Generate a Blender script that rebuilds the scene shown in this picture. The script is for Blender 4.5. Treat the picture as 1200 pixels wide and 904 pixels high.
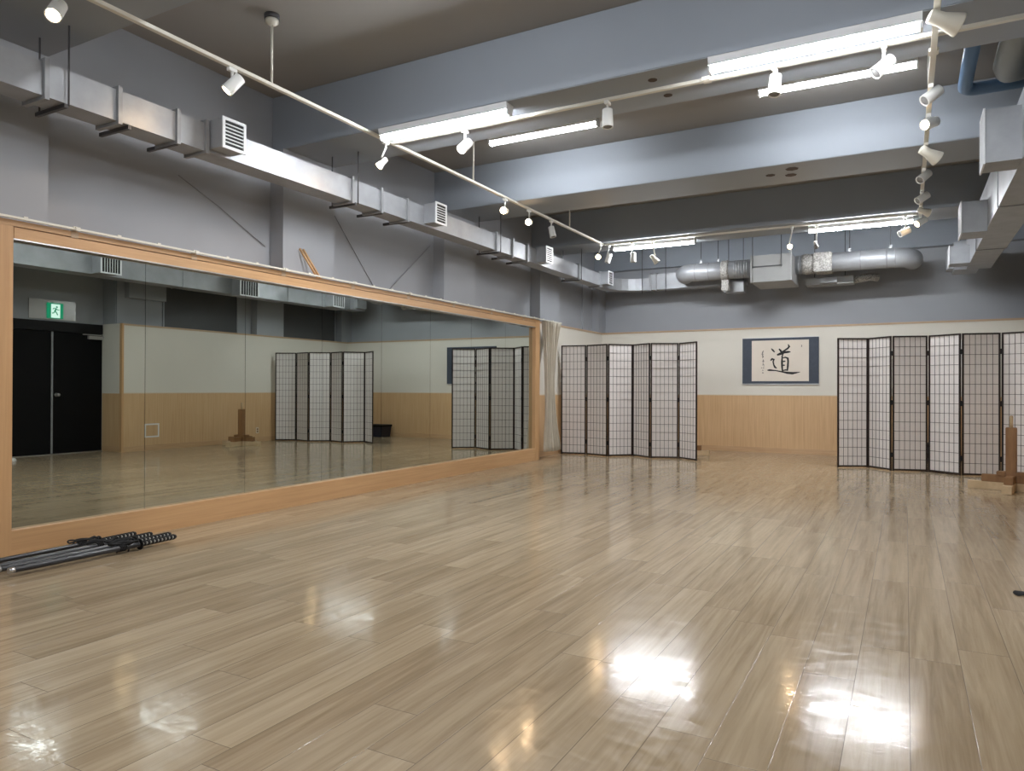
import bpy, bmesh, math, random
from mathutils import Vector, Matrix
random.seed(7)
for o in list(bpy.data.objects):
    bpy.data.objects.remove(o)
SC = bpy.context.scene
COL = SC.collection
PI = math.pi

# ------------------------------------------------------------------ camera, world, exposure
F_PX, YAW, PITCH, ROLL, EYE = 843.84, math.radians(28.675), math.radians(0.2477), math.radians(0.193), 1.09
fw = Vector((-math.sin(YAW) * math.cos(PITCH), math.cos(YAW) * math.cos(PITCH), math.sin(PITCH)))
rt0 = Vector((math.cos(YAW), math.sin(YAW), 0)); up0 = rt0.cross(fw)
rt = rt0 * math.cos(ROLL) + up0 * math.sin(ROLL); up = -rt0 * math.sin(ROLL) + up0 * math.cos(ROLL)
cam = bpy.data.objects.new('camera', bpy.data.cameras.new('camera')); COL.objects.link(cam)
cam.data.sensor_fit = 'HORIZONTAL'; cam.data.sensor_width = 36.0; cam.data.lens = F_PX / 1200 * 36.0
cam.data.clip_start = 0.05
M = Matrix((rt, up, -fw)).transposed().to_4x4(); M.translation = (0, 0, EYE)
cam.matrix_world = M
SC.camera = cam

W = bpy.data.worlds.new('world'); SC.world = W; W.use_nodes = True
W.node_tree.nodes['Background'].inputs[0].default_value = (0.5, 0.55, 0.6, 1)
W.node_tree.nodes['Background'].inputs[1].default_value = 0.02
vs = SC.view_settings
vs.view_transform = 'Standard'; vs.look = 'None'; vs.gamma = 1.0; vs.use_curve_mapping = False
vs.exposure = 0.0

TUBE = 170.0            # radiance of the fluorescent diffusers
TUBE_COL = (0.94, 0.965, 1.0)
BULB = 60.0           # radiance of the lit spot lamp faces
BULB_COL = (1.0, 0.68, 0.38)
SPOT_W = 9.0

# ------------------------------------------------------------------ materials
def nodes_of(name):
    m = bpy.data.materials.new(name); m.use_nodes = True
    nt = m.node_tree; b = nt.nodes['Principled BSDF']
    return m, nt, b
def N(nt, typ, **kw):
    n = nt.nodes.new(typ)
    for k, v in kw.items(): setattr(n, k, v)
    return n
def mth(nt, op, a, b=None, c=None):
    n = nt.nodes.new('ShaderNodeMath'); n.operation = op
    for i, x in enumerate((a, b, c)):
        if x is None: continue
        if isinstance(x, (int, float)): n.inputs[i].default_value = x
        else: nt.links.new(x, n.inputs[i])
    return n.outputs[0]
def mix(nt, fac, a, b):
    n = nt.nodes.new('ShaderNodeMix'); n.data_type = 'RGBA'
    for i, x in ((0, fac), (6, a), (7, b)):
        if isinstance(x, (int, float)): n.inputs[i].default_value = x
        elif isinstance(x, tuple): n.inputs[i].default_value = (*x[:3], 1)
        else: nt.links.new(x, n.inputs[i])
    return n.outputs[2]
def noise(nt, vec, scale, detail=3, rough=0.55, dist=0.0):
    n = nt.nodes.new('ShaderNodeTexNoise'); n.inputs['Scale'].default_value = scale
    n.inputs['Detail'].default_value = detail; n.inputs['Roughness'].default_value = rough
    n.inputs['Distortion'].default_value = dist
    nt.links.new(vec, n.inputs['Vector']); return n.outputs['Fac']
def mapping(nt, vec, scale):
    n = nt.nodes.new('ShaderNodeMapping'); n.inputs['Scale'].default_value = scale
    nt.links.new(vec, n.inputs['Vector']); return n.outputs['Vector']
def rng(nt, x, a, b, c, d):
    n = nt.nodes.new('ShaderNodeMapRange'); nt.links.new(x, n.inputs[0])
    for i, v in enumerate((a, b, c, d)): n.inputs[i + 1].default_value = v
    return n.outputs[0]
def bump(nt, b, h, strength, dist):
    n = nt.nodes.new('ShaderNodeBump'); n.inputs['Strength'].default_value = strength
    n.inputs['Distance'].default_value = dist
    nt.links.new(h, n.inputs['Height']); nt.links.new(n.outputs[0], b.inputs['Normal'])
def pos(nt): return nt.nodes.new('ShaderNodeNewGeometry').outputs['Position']
def objc(nt): return nt.nodes.new('ShaderNodeTexCoord').outputs['Object']

def paint(name, col, rough=0.55, var=0.08, scale=1.3, metal=0.0, bmp=0.0, bscale=40, spec=0.5):
    m, nt, b = nodes_of(name); p = pos(nt)
    f = noise(nt, p, scale, 4)
    lo = tuple(c * (1 - var) for c in col); hi = tuple(min(1, c * (1 + var)) for c in col)
    nt.links.new(mix(nt, rng(nt, f, 0.3, 0.7, 0, 1), lo, hi), b.inputs['Base Color'])
    b.inputs['Roughness'].default_value = rough; b.inputs['Metallic'].default_value = metal
    b.inputs['Specular IOR Level'].default_value = spec
    if bmp: bump(nt, b, noise(nt, p, bscale, 3), bmp, 0.003)
    return m
def wood(name, a, c, scale, rough=0.45, wave=0.0, obj=False):
    m, nt, b = nodes_of(name); p = objc(nt) if obj else pos(nt)
    v = mapping(nt, p, scale)
    f = noise(nt, v, 1.0, 5, 0.6, 0.6); g = noise(nt, p, 0.9, 2)
    f2 = mth(nt, 'MULTIPLY_ADD', g, 0.35, mth(nt, 'MULTIPLY', f, 0.75))
    nt.links.new(mix(nt, rng(nt, f2, 0.32, 0.75, 0, 1), a, c), b.inputs['Base Color'])
    b.inputs['Roughness'].default_value = rough
    bump(nt, b, f, 0.08, 0.001)
    return m
def emit(name, col, strength):
    m, nt, b = nodes_of(name)
    b.inputs['Base Color'].default_value = (0.02, 0.02, 0.02, 1)
    b.inputs['Emission Color'].default_value = (*col, 1); b.inputs['Emission Strength'].default_value = strength
    return m

def floor_material():
    m, nt, b = nodes_of('oak plank floor'); p = pos(nt)
    s = N(nt, 'ShaderNodeSeparateXYZ'); nt.links.new(p, s.inputs[0])
    u = mth(nt, 'DIVIDE', mth(nt, 'SUBTRACT', s.outputs[0], 0.013), 0.18)
    iu = mth(nt, 'FLOOR', u); fu = mth(nt, 'FRACT', u)
    w1 = N(nt, 'ShaderNodeTexWhiteNoise', noise_dimensions='1D'); nt.links.new(iu, w1.inputs['W'])
    v = mth(nt, 'MULTIPLY_ADD', w1.outputs['Value'], 7.3, mth(nt, 'DIVIDE', s.outputs[1], 1.22))
    iv = mth(nt, 'FLOOR', v); fv = mth(nt, 'FRACT', v)
    cb = N(nt, 'ShaderNodeCombineXYZ'); nt.links.new(iu, cb.inputs[0]); nt.links.new(iv, cb.inputs[1])
    w2 = N(nt, 'ShaderNodeTexWhiteNoise', noise_dimensions='2D'); nt.links.new(cb.outputs[0], w2.inputs['Vector'])
    rid = w2.outputs['Value']
    gv = N(nt, 'ShaderNodeCombineXYZ')
    nt.links.new(mth(nt, 'MULTIPLY', s.outputs[0], 34.0), gv.inputs[0])
    nt.links.new(mth(nt, 'MULTIPLY', s.outputs[1], 1.5), gv.inputs[1])
    nt.links.new(mth(nt, 'MULTIPLY', rid, 90.0), gv.inputs[2])
    g = noise(nt, gv.outputs[0], 1.0, 5, 0.6, 0.9)
    gw = N(nt, 'ShaderNodeCombineXYZ')
    nt.links.new(mth(nt, 'MULTIPLY', s.outputs[0], 9.0), gw.inputs[0])
    nt.links.new(mth(nt, 'MULTIPLY', s.outputs[1], 0.55), gw.inputs[1])
    nt.links.new(mth(nt, 'MULTIPLY', rid, 55.0), gw.inputs[2])
    g2 = noise(nt, gw.outputs[0], 1.0, 3, 0.5, 1.5)
    t = mth(nt, 'ADD', mth(nt, 'MULTIPLY', g, 0.55), mth(nt, 'ADD', mth(nt, 'MULTIPLY', g2, 0.5), mth(nt, 'MULTIPLY', mth(nt, 'SUBTRACT', rid, 0.5), 0.16)))
    c = mix(nt, rng(nt, t, 0.34, 0.72, 0, 1), FLOOR_DARK, FLOOR_LIGHT)
    seam = mth(nt, 'MINIMUM', mth(nt, 'MULTIPLY', mth(nt, 'MINIMUM', fu, mth(nt, 'SUBTRACT', 1.0, fu)), 0.18),
               mth(nt, 'MULTIPLY', mth(nt, 'MINIMUM', fv, mth(nt, 'SUBTRACT', 1.0, fv)), 1.22))
    sm = rng(nt, seam, 0.0006, 0.0016, 0, 1)
    c2 = mix(nt, sm, (0.15, 0.115, 0.08), c)
    nt.links.new(c2, b.inputs['Base Color'])
    r = noise(nt, mapping(nt, p, (9, 20, 1)), 1.0, 5, 0.7, 1.2)
    nt.links.new(rng(nt, r, 0.36, 0.62, 0.07, 0.21), b.inputs['Roughness'])
    b.inputs['Specular IOR Level'].default_value = 0.26
    sc = noise(nt, mapping(nt, p, (14, 22, 1)), 1.0, 3, 0.55, 2.0)
    vo = N(nt, 'ShaderNodeTexVoronoi', feature='DISTANCE_TO_EDGE'); vo.inputs['Scale'].default_value = 7.0
    nt.links.new(mapping(nt, p, (0.7, 1.3, 1)), vo.inputs['Vector'])
    crack = rng(nt, vo.outputs['Distance'], 0.0, 0.05, 0, 1)
    wv = noise(nt, p, 5.0, 2)
    h = mth(nt, 'ADD', mth(nt, 'MULTIPLY', sc, 0.24), mth(nt, 'MULTIPLY', wv, 0.6))
    h = mth(nt, 'ADD', h, mth(nt, 'ADD', mth(nt, 'MULTIPLY', sm, 0.25), mth(nt, 'MULTIPLY', crack, 0.05)))
    bump(nt, b, h, 0.25, 0.004)
    return m
FLOOR_DARK = (0.262, 0.192, 0.116); FLOOR_LIGHT = (0.44, 0.348, 0.232)

BEAMG = paint('beam blue grey paint', (0.30, 0.335, 0.38), 0.6, 0.05, 0.6)
GREY = paint('blue grey paint', (0.325, 0.343, 0.37), 0.6, 0.06, 0.7)
CEIL = paint('ceiling grey paint', (0.30, 0.292, 0.28), 0.7, 0.06, 0.5)
DKGREY = paint('dark grey board', (0.085, 0.088, 0.092), 0.6, 0.08)
WHITE = paint('cream wallpaper', (0.68, 0.65, 0.575), 0.65, 0.03, 0.8, bmp=0.1, bscale=60)
WAIN = wood('oak wainscot', (0.50, 0.31, 0.155), (0.68, 0.46, 0.255), (48, 48, 1.2), 0.42)
FRAMEW = wood('light oak frame', (0.47, 0.27, 0.125), (0.62, 0.38, 0.19), (40, 1.3, 40), 0.42)
POSTW = wood('light oak post', (0.47, 0.27, 0.125), (0.62, 0.38, 0.19), (40, 40, 1.3), 0.42)
BASEW = wood('oak baseboard', (0.44, 0.27, 0.14), (0.60, 0.40, 0.23), (2, 2, 40), 0.4)
RAILW = wood('tan rail', (0.42, 0.29, 0.18), (0.55, 0.40, 0.26), (3, 3, 40), 0.45)
CREAM = paint('cream moulding', (0.66, 0.58, 0.45), 0.5, 0.03)
GALV = paint('galvanised sheet', (0.34, 0.355, 0.375), 0.45, 0.10, 5.0, metal=0.3)
GALVD = paint('dull galvanised steel', (0.30, 0.31, 0.32), 0.5, 0.12, 8.0, metal=0.35)
FOIL = paint('crumpled foil', (0.34, 0.33, 0.31), 0.6, 0.6, 45.0, metal=0.15, bmp=1.0, bscale=45)
FANGREY = paint('fan unit grey', (0.31, 0.315, 0.31), 0.5, 0.06, 3.0, metal=0.2)
ROD = paint('dark steel rod', (0.07, 0.07, 0.075), 0.5, 0.1)
TRACKW = paint('off white track', (0.70, 0.68, 0.60), 0.4, 0.03)
LAMPW = paint('white lamp enamel', (0.78, 0.78, 0.75), 0.35, 0.03)
LAMPC = paint('aged cream lamp enamel', (0.66, 0.63, 0.54), 0.4, 0.04)
LENS = paint('lamp glass off', (0.22, 0.22, 0.22), 0.15, 0.1, 20)
LENSON = emit('lit lamp face', BULB_COL, BULB)
FIXW = paint('fixture white', (0.72, 0.74, 0.76), 0.4, 0.02)
BLACK = paint('black satin paint', (0.008, 0.008, 0.009), 0.5, 0.15, spec=0.25)
DOORB = paint('black door skin', (0.004, 0.004, 0.0045), 0.6, 0.1, spec=0.15)
STEEL = paint('brushed steel', (0.6, 0.6, 0.6), 0.3, 0.05, 8, metal=0.9)
EXITW = emit('lit sign white', (0.75, 1.0, 0.90), 1.5)
EXITG = emit('lit sign green', (0.0, 0.42, 0.20), 0.85)
SIGNP = paint('pale sign plate', (0.5, 0.5, 0.5), 0.25, 0.03, metal=0.3)
SHOJIW = paint('dark brown lacquer', (0.020, 0.011, 0.009), 0.45, 0.2, 4)
CLOTH = paint('beige curtain cloth', (0.56, 0.51, 0.42), 0.85, 0.06, 6, bmp=0.15, bscale=180)
NAVY = paint('navy mounting cloth', (0.05, 0.062, 0.085), 0.7, 0.08, 20, bmp=0.1, bscale=200)
SHEET = paint('calligraphy paper', (0.72, 0.65, 0.56), 0.8, 0.03, 3)
INK = paint('ink', (0.012, 0.011, 0.010), 0.6, 0.1)
INKG = paint('thin grey ink', (0.20, 0.19, 0.17), 0.7, 0.2, 30)
PINE = wood('pale sawn pine', (0.45, 0.32, 0.18), (0.66, 0.50, 0.31), (6, 6, 6), 0.6)
BROWN = wood('oiled brown timber', (0.18, 0.085, 0.032), (0.32, 0.17, 0.07), (18, 18, 3), 0.5)
BOXB = paint('navy plastic', (0.010, 0.014, 0.03), 0.35, 0.1)
BLUEP = paint('blue pipe wrap', (0.12, 0.22, 0.38), 0.4, 0.06, 4)
GREYP = paint('grey pipe wrap', (0.36, 0.40, 0.42), 0.4, 0.06, 4)
SAYA = paint('black lacquer scabbard', (0.010, 0.010, 0.012), 0.35, 0.1, 8)
SAYAG = paint('charcoal scabbard', (0.030, 0.032, 0.037), 0.38, 0.1, 8)
CORD = paint('black cord', (0.008, 0.008, 0.009), 0.8, 0.2, 30)
RAY = paint('white ray skin', (0.38, 0.37, 0.34), 0.6, 0.08, 60)
SCAR = paint('rust scar', (0.07, 0.05, 0.04), 0.8)
FLOORM = floor_material()

def paper_material():
    m, nt, b = nodes_of('shoji paper'); p = pos(nt)
    f = noise(nt, p, 30, 4)
    nt.links.new(mix(nt, f, (0.90, 0.865, 0.85), (0.94, 0.91, 0.895)), b.inputs['Base Color'])
    b.inputs['Roughness'].default_value = 0.8
    t = N(nt, 'ShaderNodeBsdfTranslucent'); t.inputs[0].default_value = (0.94, 0.91, 0.89, 1)
    ms = N(nt, 'ShaderNodeMixShader'); ms.inputs[0].default_value = 0.38
    out = nt.nodes['Material Output']
    nt.links.new(b.outputs[0], ms.inputs[1]); nt.links.new(t.outputs[0], ms.inputs[2]); nt.links.new(ms.outputs[0], out.inputs[0])
    return m
PAPER = paper_material()
def mirror_material():
    m, nt, b = nodes_of('mirror glass')
    b.inputs['Base Color'].default_value = (0.56, 0.60, 0.565, 1); b.inputs['Metallic'].default_value = 1.0
    b.inputs['Roughness'].default_value = 0.0
    return m
MIRROR = mirror_material()

# ------------------------------------------------------------------ mesh helpers
class MB:
    def __init__(s): s.bm = bmesh.new()
    def box(s, x0, x1, y0, y1, z0, z1, mtx=None, bev=0.0):
        b = bmesh.new()
        bmesh.ops.create_cube(b, size=1.0)
        bmesh.ops.scale(b, vec=(x1 - x0, y1 - y0, z1 - z0), verts=b.verts)
        if bev: bmesh.ops.bevel(b, geom=list(b.edges), offset=bev, segments=2, affect='EDGES')
        bmesh.ops.translate(b, vec=((x0 + x1) / 2, (y0 + y1) / 2, (z0 + z1) / 2), verts=b.verts)
        if mtx is not None: bmesh.ops.transform(b, matrix=mtx, verts=b.verts)
        s._join(b); return s
    def _join(s, b):
        me = bpy.data.meshes.new('tmp'); b.to_mesh(me); b.free(); s.bm.from_mesh(me); bpy.data.meshes.remove(me)
    def lathe(s, p, d, prof, seg=20, caps=True):
        """prof = [(along, radius)...] measured from p along direction d"""
        p = Vector(p); d = Vector(d).normalized()
        a = d.orthogonal().normalized(); c = d.cross(a)
        rings = []
        for t, r in prof:
            rings.append([s.bm.verts.new(p + d * t + (a * math.cos(2 * PI * k / seg) + c * math.sin(2 * PI * k / seg)) * r) for k in range(seg)])
        for r0, r1 in zip(rings, rings[1:]):
            for k in range(seg):
                f = s.bm.faces.new((r0[k], r0[(k + 1) % seg], r1[(k + 1) % seg], r1[k])); f.smooth = True
        if caps:
            s.bm.faces.new(rings[0][::-1]); s.bm.faces.new(rings[-1])
        return s
    def cyl(s, p, q, r, seg=12):
        p, q = Vector(p), Vector(q); return s.lathe(p, q - p, [(0, r), ((q - p).length, r)], seg)
    def tube(s, pts, r, seg=8, radii=None, caps=True):
        pts = [Vector(q) for q in pts]; rings = []; prev = None
        for i, q in enumerate(pts):
            d = (pts[min(i + 1, len(pts) - 1)] - pts[max(i - 1, 0)]).normalized()
            if prev is None: a = d.orthogonal().normalized()
            else:
                a = prev - d * prev.dot(d)
                a = a.normalized() if a.length > 1e-6 else d.orthogonal().normalized()
            prev = a; c = d.cross(a); rr = radii[i] if radii else r
            rings.append([s.bm.verts.new(q + (a * math.cos(2 * PI * k / seg) + c * math.sin(2 * PI * k / seg)) * rr) for k in range(seg)])
        for r0, r1 in zip(rings, rings[1:]):
            for k in range(seg):
                f = s.bm.faces.new((r0[k], r0[(k + 1) % seg], r1[(k + 1) % seg], r1[k])); f.smooth = True
        if caps: s.bm.faces.new(rings[0][::-1]); s.bm.faces.new(rings[-1])
        return s
    def sweep_rect(s, pts, w, z0, z1):
        """rectangular section swept along a horizontal polyline; pts are centre line (x, y)"""
        pts = [Vector((x, y)) for x, y in pts]; rings = []
        for i, q in enumerate(pts):
            d0 = (q - pts[i - 1]).normalized() if i else None
            d1 = (pts[i + 1] - q).normalized() if i < len(pts) - 1 else None
            d = ((d0 or d1) + (d1 or d0)).normalized(); n = Vector((-d.y, d.x))
            k = 1.0 / max(0.3, n.dot(Vector((-(d0 or d1).y, (d0 or d1).x))))
            l, r = q + n * w / 2 * k, q - n * w / 2 * k
            rings.append([s.bm.verts.new((*l, z0)), s.bm.verts.new((*r, z0)), s.bm.verts.new((*r, z1)), s.bm.verts.new((*l, z1))])
        for a, b in zip(rings, rings[1:]):
            for k in range(4): s.bm.faces.new((a[k], a[(k + 1) % 4], b[(k + 1) % 4], b[k]))
        s.bm.faces.new(rings[0][::-1]); s.bm.faces.new(rings[-1]); return s
    def prism(s, poly, vec):
        vec = Vector(vec)
        a = [s.bm.verts.new(Vector(q)) for q in poly]; b = [s.bm.verts.new(Vector(q) + vec) for q in poly]
        n = len(a); s.bm.faces.new(a[::-1]); s.bm.faces.new(b)
        for k in range(n): s.bm.faces.new((a[k], a[(k + 1) % n], b[(k + 1) % n], b[k]))
        return s
    def build(s, name, mat, parent=None, kind=None):
        bmesh.ops.recalc_face_normals(s.bm, faces=s.bm.faces)
        me = bpy.data.meshes.new(name); s.bm.to_mesh(me); s.bm.free(); me.materials.append(mat)
        o = bpy.data.objects.new(name, me); COL.objects.link(o)
        if parent: o.parent = parent
        if kind: o['kind'] = kind
        return o
def struct(name, mb, mat, parent=None):
    return mb.build(name, mat, parent, None if parent else 'structure')
def tag(o, label, cat, group=None):
    o['label'] = label; o['category'] = cat
    if group: o['group'] = group
    return o
def thing(name, label, cat, loc=(0, 0, 0), group=None):
    """an Empty at the thing's base; parts are built in world coordinates and shifted under it"""
    o = bpy.data.objects.new(name, None); COL.objects.link(o); o.location = loc; o.empty_display_size = 0.1
    return tag(o, label, cat, group)
def part(name, mb, mat, parent, top=None):
    """part whose mesh was laid out in world coordinates; top = the (untransformed ancestor) thing"""
    o = mb.build(name, mat, parent)
    root = top or parent
    if parent.parent is None: o.location = -parent.location
    return o

# ------------------------------------------------------------------ the room
XL, XLW, XR, YB, YN = -5.30, -5.13, 1.55, 12.986, -2.6
ZC, ZS, ZR = 3.853, 3.342, 2.165
struct('floor', MB().box(-5.6, 3.2, YN - .3, 13.6, -0.12, 0), FLOORM)
struct('ceiling', MB().box(-5.6, 3.2, YN - .3, 13.8, ZC, ZC + 0.15), CEIL)
BEAMS = [(-0.62, 0.06), (2.10, 2.782), (4.911, 5.583), (7.599, 8.322), (10.33, 11.04)]
for k, (a, b) in enumerate(BEAMS):
    bo = struct('ceiling_beam', MB().box(XL, 2.6, a, b, ZS, ZC, bev=0.006), BEAMG)
    if k == 3:
        for x, y, w, d in ((-1.25, 7.93, .10, .05), (-1.02, 7.80, .13, .05), (-1.06, 8.02, .12, .06)):
            MB().lathe((x, y, ZS - .002), (0, 0, 1), [(0, w / 2), (.003, w / 2)], 7).build('anchor_scar', SCAR, bo)
    if k == 2:
        for x, y in ((-1.62, 5.08), (-1.60, 5.40)): MB().lathe((x, y, ZS - .002), (0, 0, 1), [(0, .035), (.003, .035)], 8).build('anchor_scar', SCAR, bo)
struct('ceiling_beam', MB().box(XL, 2.6, 13.0, 13.7, ZS, ZC, bev=0.006), BEAMG)
# left wall: recessed grey upper wall, pilasters under the beams
struct('wall_left', MB().box(XL - .25, XL, YN, 13.7, 0, ZC), GREY)
for a, b in BEAMS[:-1] + [(10.33, 11.04), (12.83, 13.3)]:
    struct('pilaster', MB().box(XL, XLW, a - .02, b, ZR, ZS), GREY)
struct('pilaster', MB().box(XL, XL + .03, 12.38, 12.83, ZR, ZS), GREY)
wl = struct('wall_left_far', MB().box(XL, XLW, 9.75, YB, 0, ZR - .03), WHITE)
struct('rail', MB().box(XL, XLW + .012, 9.75, YB, ZR - .03, ZR), RAILW, wl)
struct('wainscot', MB().box(XLW, XLW + .006, 9.905, YB, .09, 0.985), WAIN, wl)
struct('moulding', MB().box(XLW, XLW + .010, 9.905, YB, .985, 1.0), CREAM, wl)
struct('baseboard', MB().box(XLW, XLW + .010, 9.905, YB, 0, .09), BASEW, wl)
# back wall
struct('wall_back_upper', MB().box(XL, 2.6, 13.17, 13.45, 0, ZC), GREY)
wb = struct('wall_back', MB().box(XLW, XR + .2, YB, 13.17, 0, ZR - .03), WHITE)
struct('rail', MB().box(XLW, XR + .2, YB - .012, 13.17, ZR - .03, ZR), RAILW, wb)
struct('wainscot', MB().box(XLW + .006, XR, YB - .006, YB, .09, .985), WAIN, wb)
struct('moulding', MB().box(XLW + .006, XR, YB - .010, YB, .985, 1.0), CREAM, wb)
struct('baseboard', MB().box(XLW + .006, XR, YB - .010, YB, 0, .09), BASEW, wb)
# right wall: low cladding far part, door recess, low cladding near part
def right_low(name, y0, y1):
    w = struct(name, MB().box(XR, XR + .2, y0, y1, 0, ZR - .03), WHITE)
    struct('rail', MB().box(XR - .012, XR + .2, y0, y1, ZR - .03, ZR), RAILW, w)
    struct('wainscot', MB().box(XR - .006, XR, y0, y1, .09, .985), WAIN, w)
    struct('moulding', MB().box(XR - .010, XR, y0, y1, .985, 1.0), CREAM, w)
    struct('baseboard', MB().box(XR - .010, XR, y0, y1, 0, .09), BASEW, w)
    return w
wr = right_low('wall_right', 7.455, YB)
right_low('wall_right_near', YN, 5.60)
DX = 2.10
struct('wall_right_upper', MB().box(XR + .2, XR + .4, 7.455, 13.3, 0, ZC), GREY)
struct('wall_right_upper_near', MB().box(XR + .2, XR + .4, YN, 5.60, 0, ZC), GREY)
ret = struct('wall_door_return', MB().box(XR + .2, DX + .12, 7.455, 7.60, 0, ZR), WHITE)
struct('wainscot', MB().box(XR, DX, 7.449, 7.455, .09, .985), WAIN, ret)
struct('baseboard', MB().box(XR, DX, 7.446, 7.455, 0, .09), BASEW, ret)
struct('facing', MB().box(XR + .04, DX, 7.450, 7.4545, .985, ZR), WHITE, ret)
struct('corner_trim', MB().box(XR - .014, XR + .045, 7.435, 7.47, 0, ZR), POSTW, ret)
struct('pilaster', MB().box(XR + .17, DX + .12, 7.46, 8.30, ZR, ZS), GREY)
struct('pilaster', MB().box(XR + .05, XR + .2, 7.60, 8.30, 2.62, ZS), GREY)
struct('pilaster', MB().box(XR + .03, XR + .2, 10.33, 11.04, ZR, ZS), GREY)
struct('pilaster', MB().box(XR + .03, XR + .2, 12.83, 13.17, ZR, ZS), GREY)
struct('wall_door_side', MB().box(DX, DX + .15, 5.45, 7.62, 2.153, ZC), GREY)
struct('wall_door_return_near', MB().box(XR + .2, DX + .12, 5.45, 5.60, 0, ZC), GREY)
for y0, y1 in ((8.35, 9.95), (11.1, 12.75)):
    w = struct('window_1' if y0 < 9 else 'window_2', MB().box(XR + .185, XR + .2, y0, y1, ZR, 2.93), DKGREY)
    fm = MB()
    for a, b, c, d in ((y0, y1, 2.93, 2.96), (y0 - .03, y0, ZR, 2.96), (y1, y1 + .03, ZR, 2.96)):
        fm.box(XR + .17, XR + .2, a, b, c, d)
    fm.build('window_frame', GREY, w)
struct('wall_near', MB().box(-5.6, 3.2, YN - .2, YN, 0, ZC), GREY)
# the black double door
door = struct('door_1', MB().box(DX + .02, DX + .06, 5.66, 6.627, .012, 1.99, bev=.003), DOORB)
struct('door_leaf', MB().box(DX + .02, DX + .06, 6.633, 7.56, .012, 1.99, bev=.003), DOORB, door)
fm = MB().box(DX, DX + .12, 5.60, 5.66, 0, 2.153).box(DX, DX + .12, 7.56, 7.60, 0, 2.153).box(DX - .01, DX + .12, 5.60, 7.455, 1.995, 2.153)
struct('door_frame', fm, BLACK, door)
struct('meeting_strip', MB().box(DX + .012, DX + .022, 6.615, 6.645, .012, 1.99), GALVD, door)
h = MB().lathe((DX + .02, 6.70, .965), (-1, 0, 0), [(0, .03), (.012, .03), (.014, .012), (.05, .012), (.052, .028), (.075, .026), (.085, .012)], 16)
struct('door_handle', h, STEEL, door)
h = MB().box(DX - .035, DX + .02, 7.20, 7.46, 1.90, 1.955, bev=.004).box(DX - .03, DX - .015, 7.10, 7.42, 1.965, 1.98)
struct('door_closer', h, STEEL, door)
struct('sill', MB().box(DX - .02, DX + .12, 5.60, 7.455, 0, .010), STEEL, door)

# ------------------------------------------------------------------ mirror wall
XF = -4.93
mf = thing('wall_mirror', 'long mirror wall of eight panes in a light oak frame', 'mirror', (-5.03, 6.1, 0))
part('plinth', MB().box(XL, XF, 2.10, 9.90, 0, .182), FRAMEW, mf)
hd = part('header', MB().box(XL, XF, 2.47, 9.752, 2.028, 2.098), FRAMEW, mf)
hd = part('header_cap', MB().box(XL, XF + .004, 2.10, 9.752, 2.104, 2.142), FRAMEW, mf)
part('header_groove', MB().box(XL, XF - .012, 2.47, 9.752, 2.098, 2.104), BROWN, mf)
part('post', MB().box(XL, XF + .002, 2.10, 2.466, 0, 2.104, bev=.002), POSTW, mf)
part('post', MB().box(XL, XF + .002, 9.752, 9.90, 0, 2.142, bev=.002), POSTW, mf)
part('backing', MB().box(XL, -5.003, 2.466, 9.752, .182, 2.028), DKGREY, mf)
part('top_channel', MB().box(-4.984, XF - .002, 2.47, 9.752, 2.020, 2.028), STEEL, mf)
for k in range(8): part('tape_patch', MB().box(XF, XF + .0055, 2.82 + .93 * k, 2.87 + .93 * k, 2.098, 2.140), RAILW, mf)
SE = [2.47, 3.403, 4.332, 5.257, 6.166, 7.076, 7.999, 8.913, 9.75]
for k in range(8):
    o = MB().box(-5.003, -4.985, SE[k] + .0016, SE[k + 1] - .0016, .182, 2.018).build('mirror_pane', MIRROR, mf); o.location = -mf.location
rl = thing('curtain_rail', 'thin white curtain rail along the top of the mirror frame', 'curtain rail', (-4.9, 6.2, 2.142))
part('rod', MB().box(-4.91, -4.89, 1.9, 10.62, 2.146, 2.160), TRACKW, rl)
for k in range(9): part('bracket', MB().box(-4.96, -4.885, 2.83 + .93 * k, 2.86 + .93 * k, 2.142, 2.166), TRACKW, rl)
for k in range(26): part('glider', MB().box(-4.905, -4.895, 2.2 + .31 * k, 2.225 + .31 * k, 2.160, 2.170), TRACKW, rl)
# curtain, gathered at the far end
def curtain():
    m = MB(); nu, nv = 150, 26; g = []
    for j in range(nv + 1):
        v = j / nv; z = 2.138 - v * (2.138 - .125)
        w0 = 9.925 + .07 * math.sin(PI * min(1, v * 1.15)) * (1 if v < .9 else .7) - .05 * max(0, v - .75) * 4 * .5
        w1 = 10.55 - .22 * math.sin(PI * min(1, v / .95)) ** 0.8 - .10 * v
        row = []
        for i in range(nu + 1):
            u = i / nu
            amp = (.040 * (1 - .35 * math.sin(PI * v)))
            ph = 2 * PI * 7 * u + .8 * math.sin(3 * v + 4 * u)
            x = -4.885 + .02 * v + amp * math.sin(ph) + .014 * math.sin(2.3 * ph + 5 * v)
            y = w0 + (w1 - w0) * (u + .018 * math.sin(2 * ph + 1))
            x += .05 * v * math.sin(PI * u)
            row.append(m.bm.verts.new((max(x, -4.965), y, z)))
        g.append(row)
    for a, b in zip(g, g[1:]):
        for i in range(nu):
            f = m.bm.faces.new((a[i], a[i + 1], b[i + 1], b[i])); f.smooth = True
    o = m.build('curtain', CLOTH)
    sd = o.modifiers.new('cloth', 'SOLIDIFY'); sd.thickness = .002
    return o
tag(curtain(), 'beige gathered curtain at the far end of the mirror', 'curtain')
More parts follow.
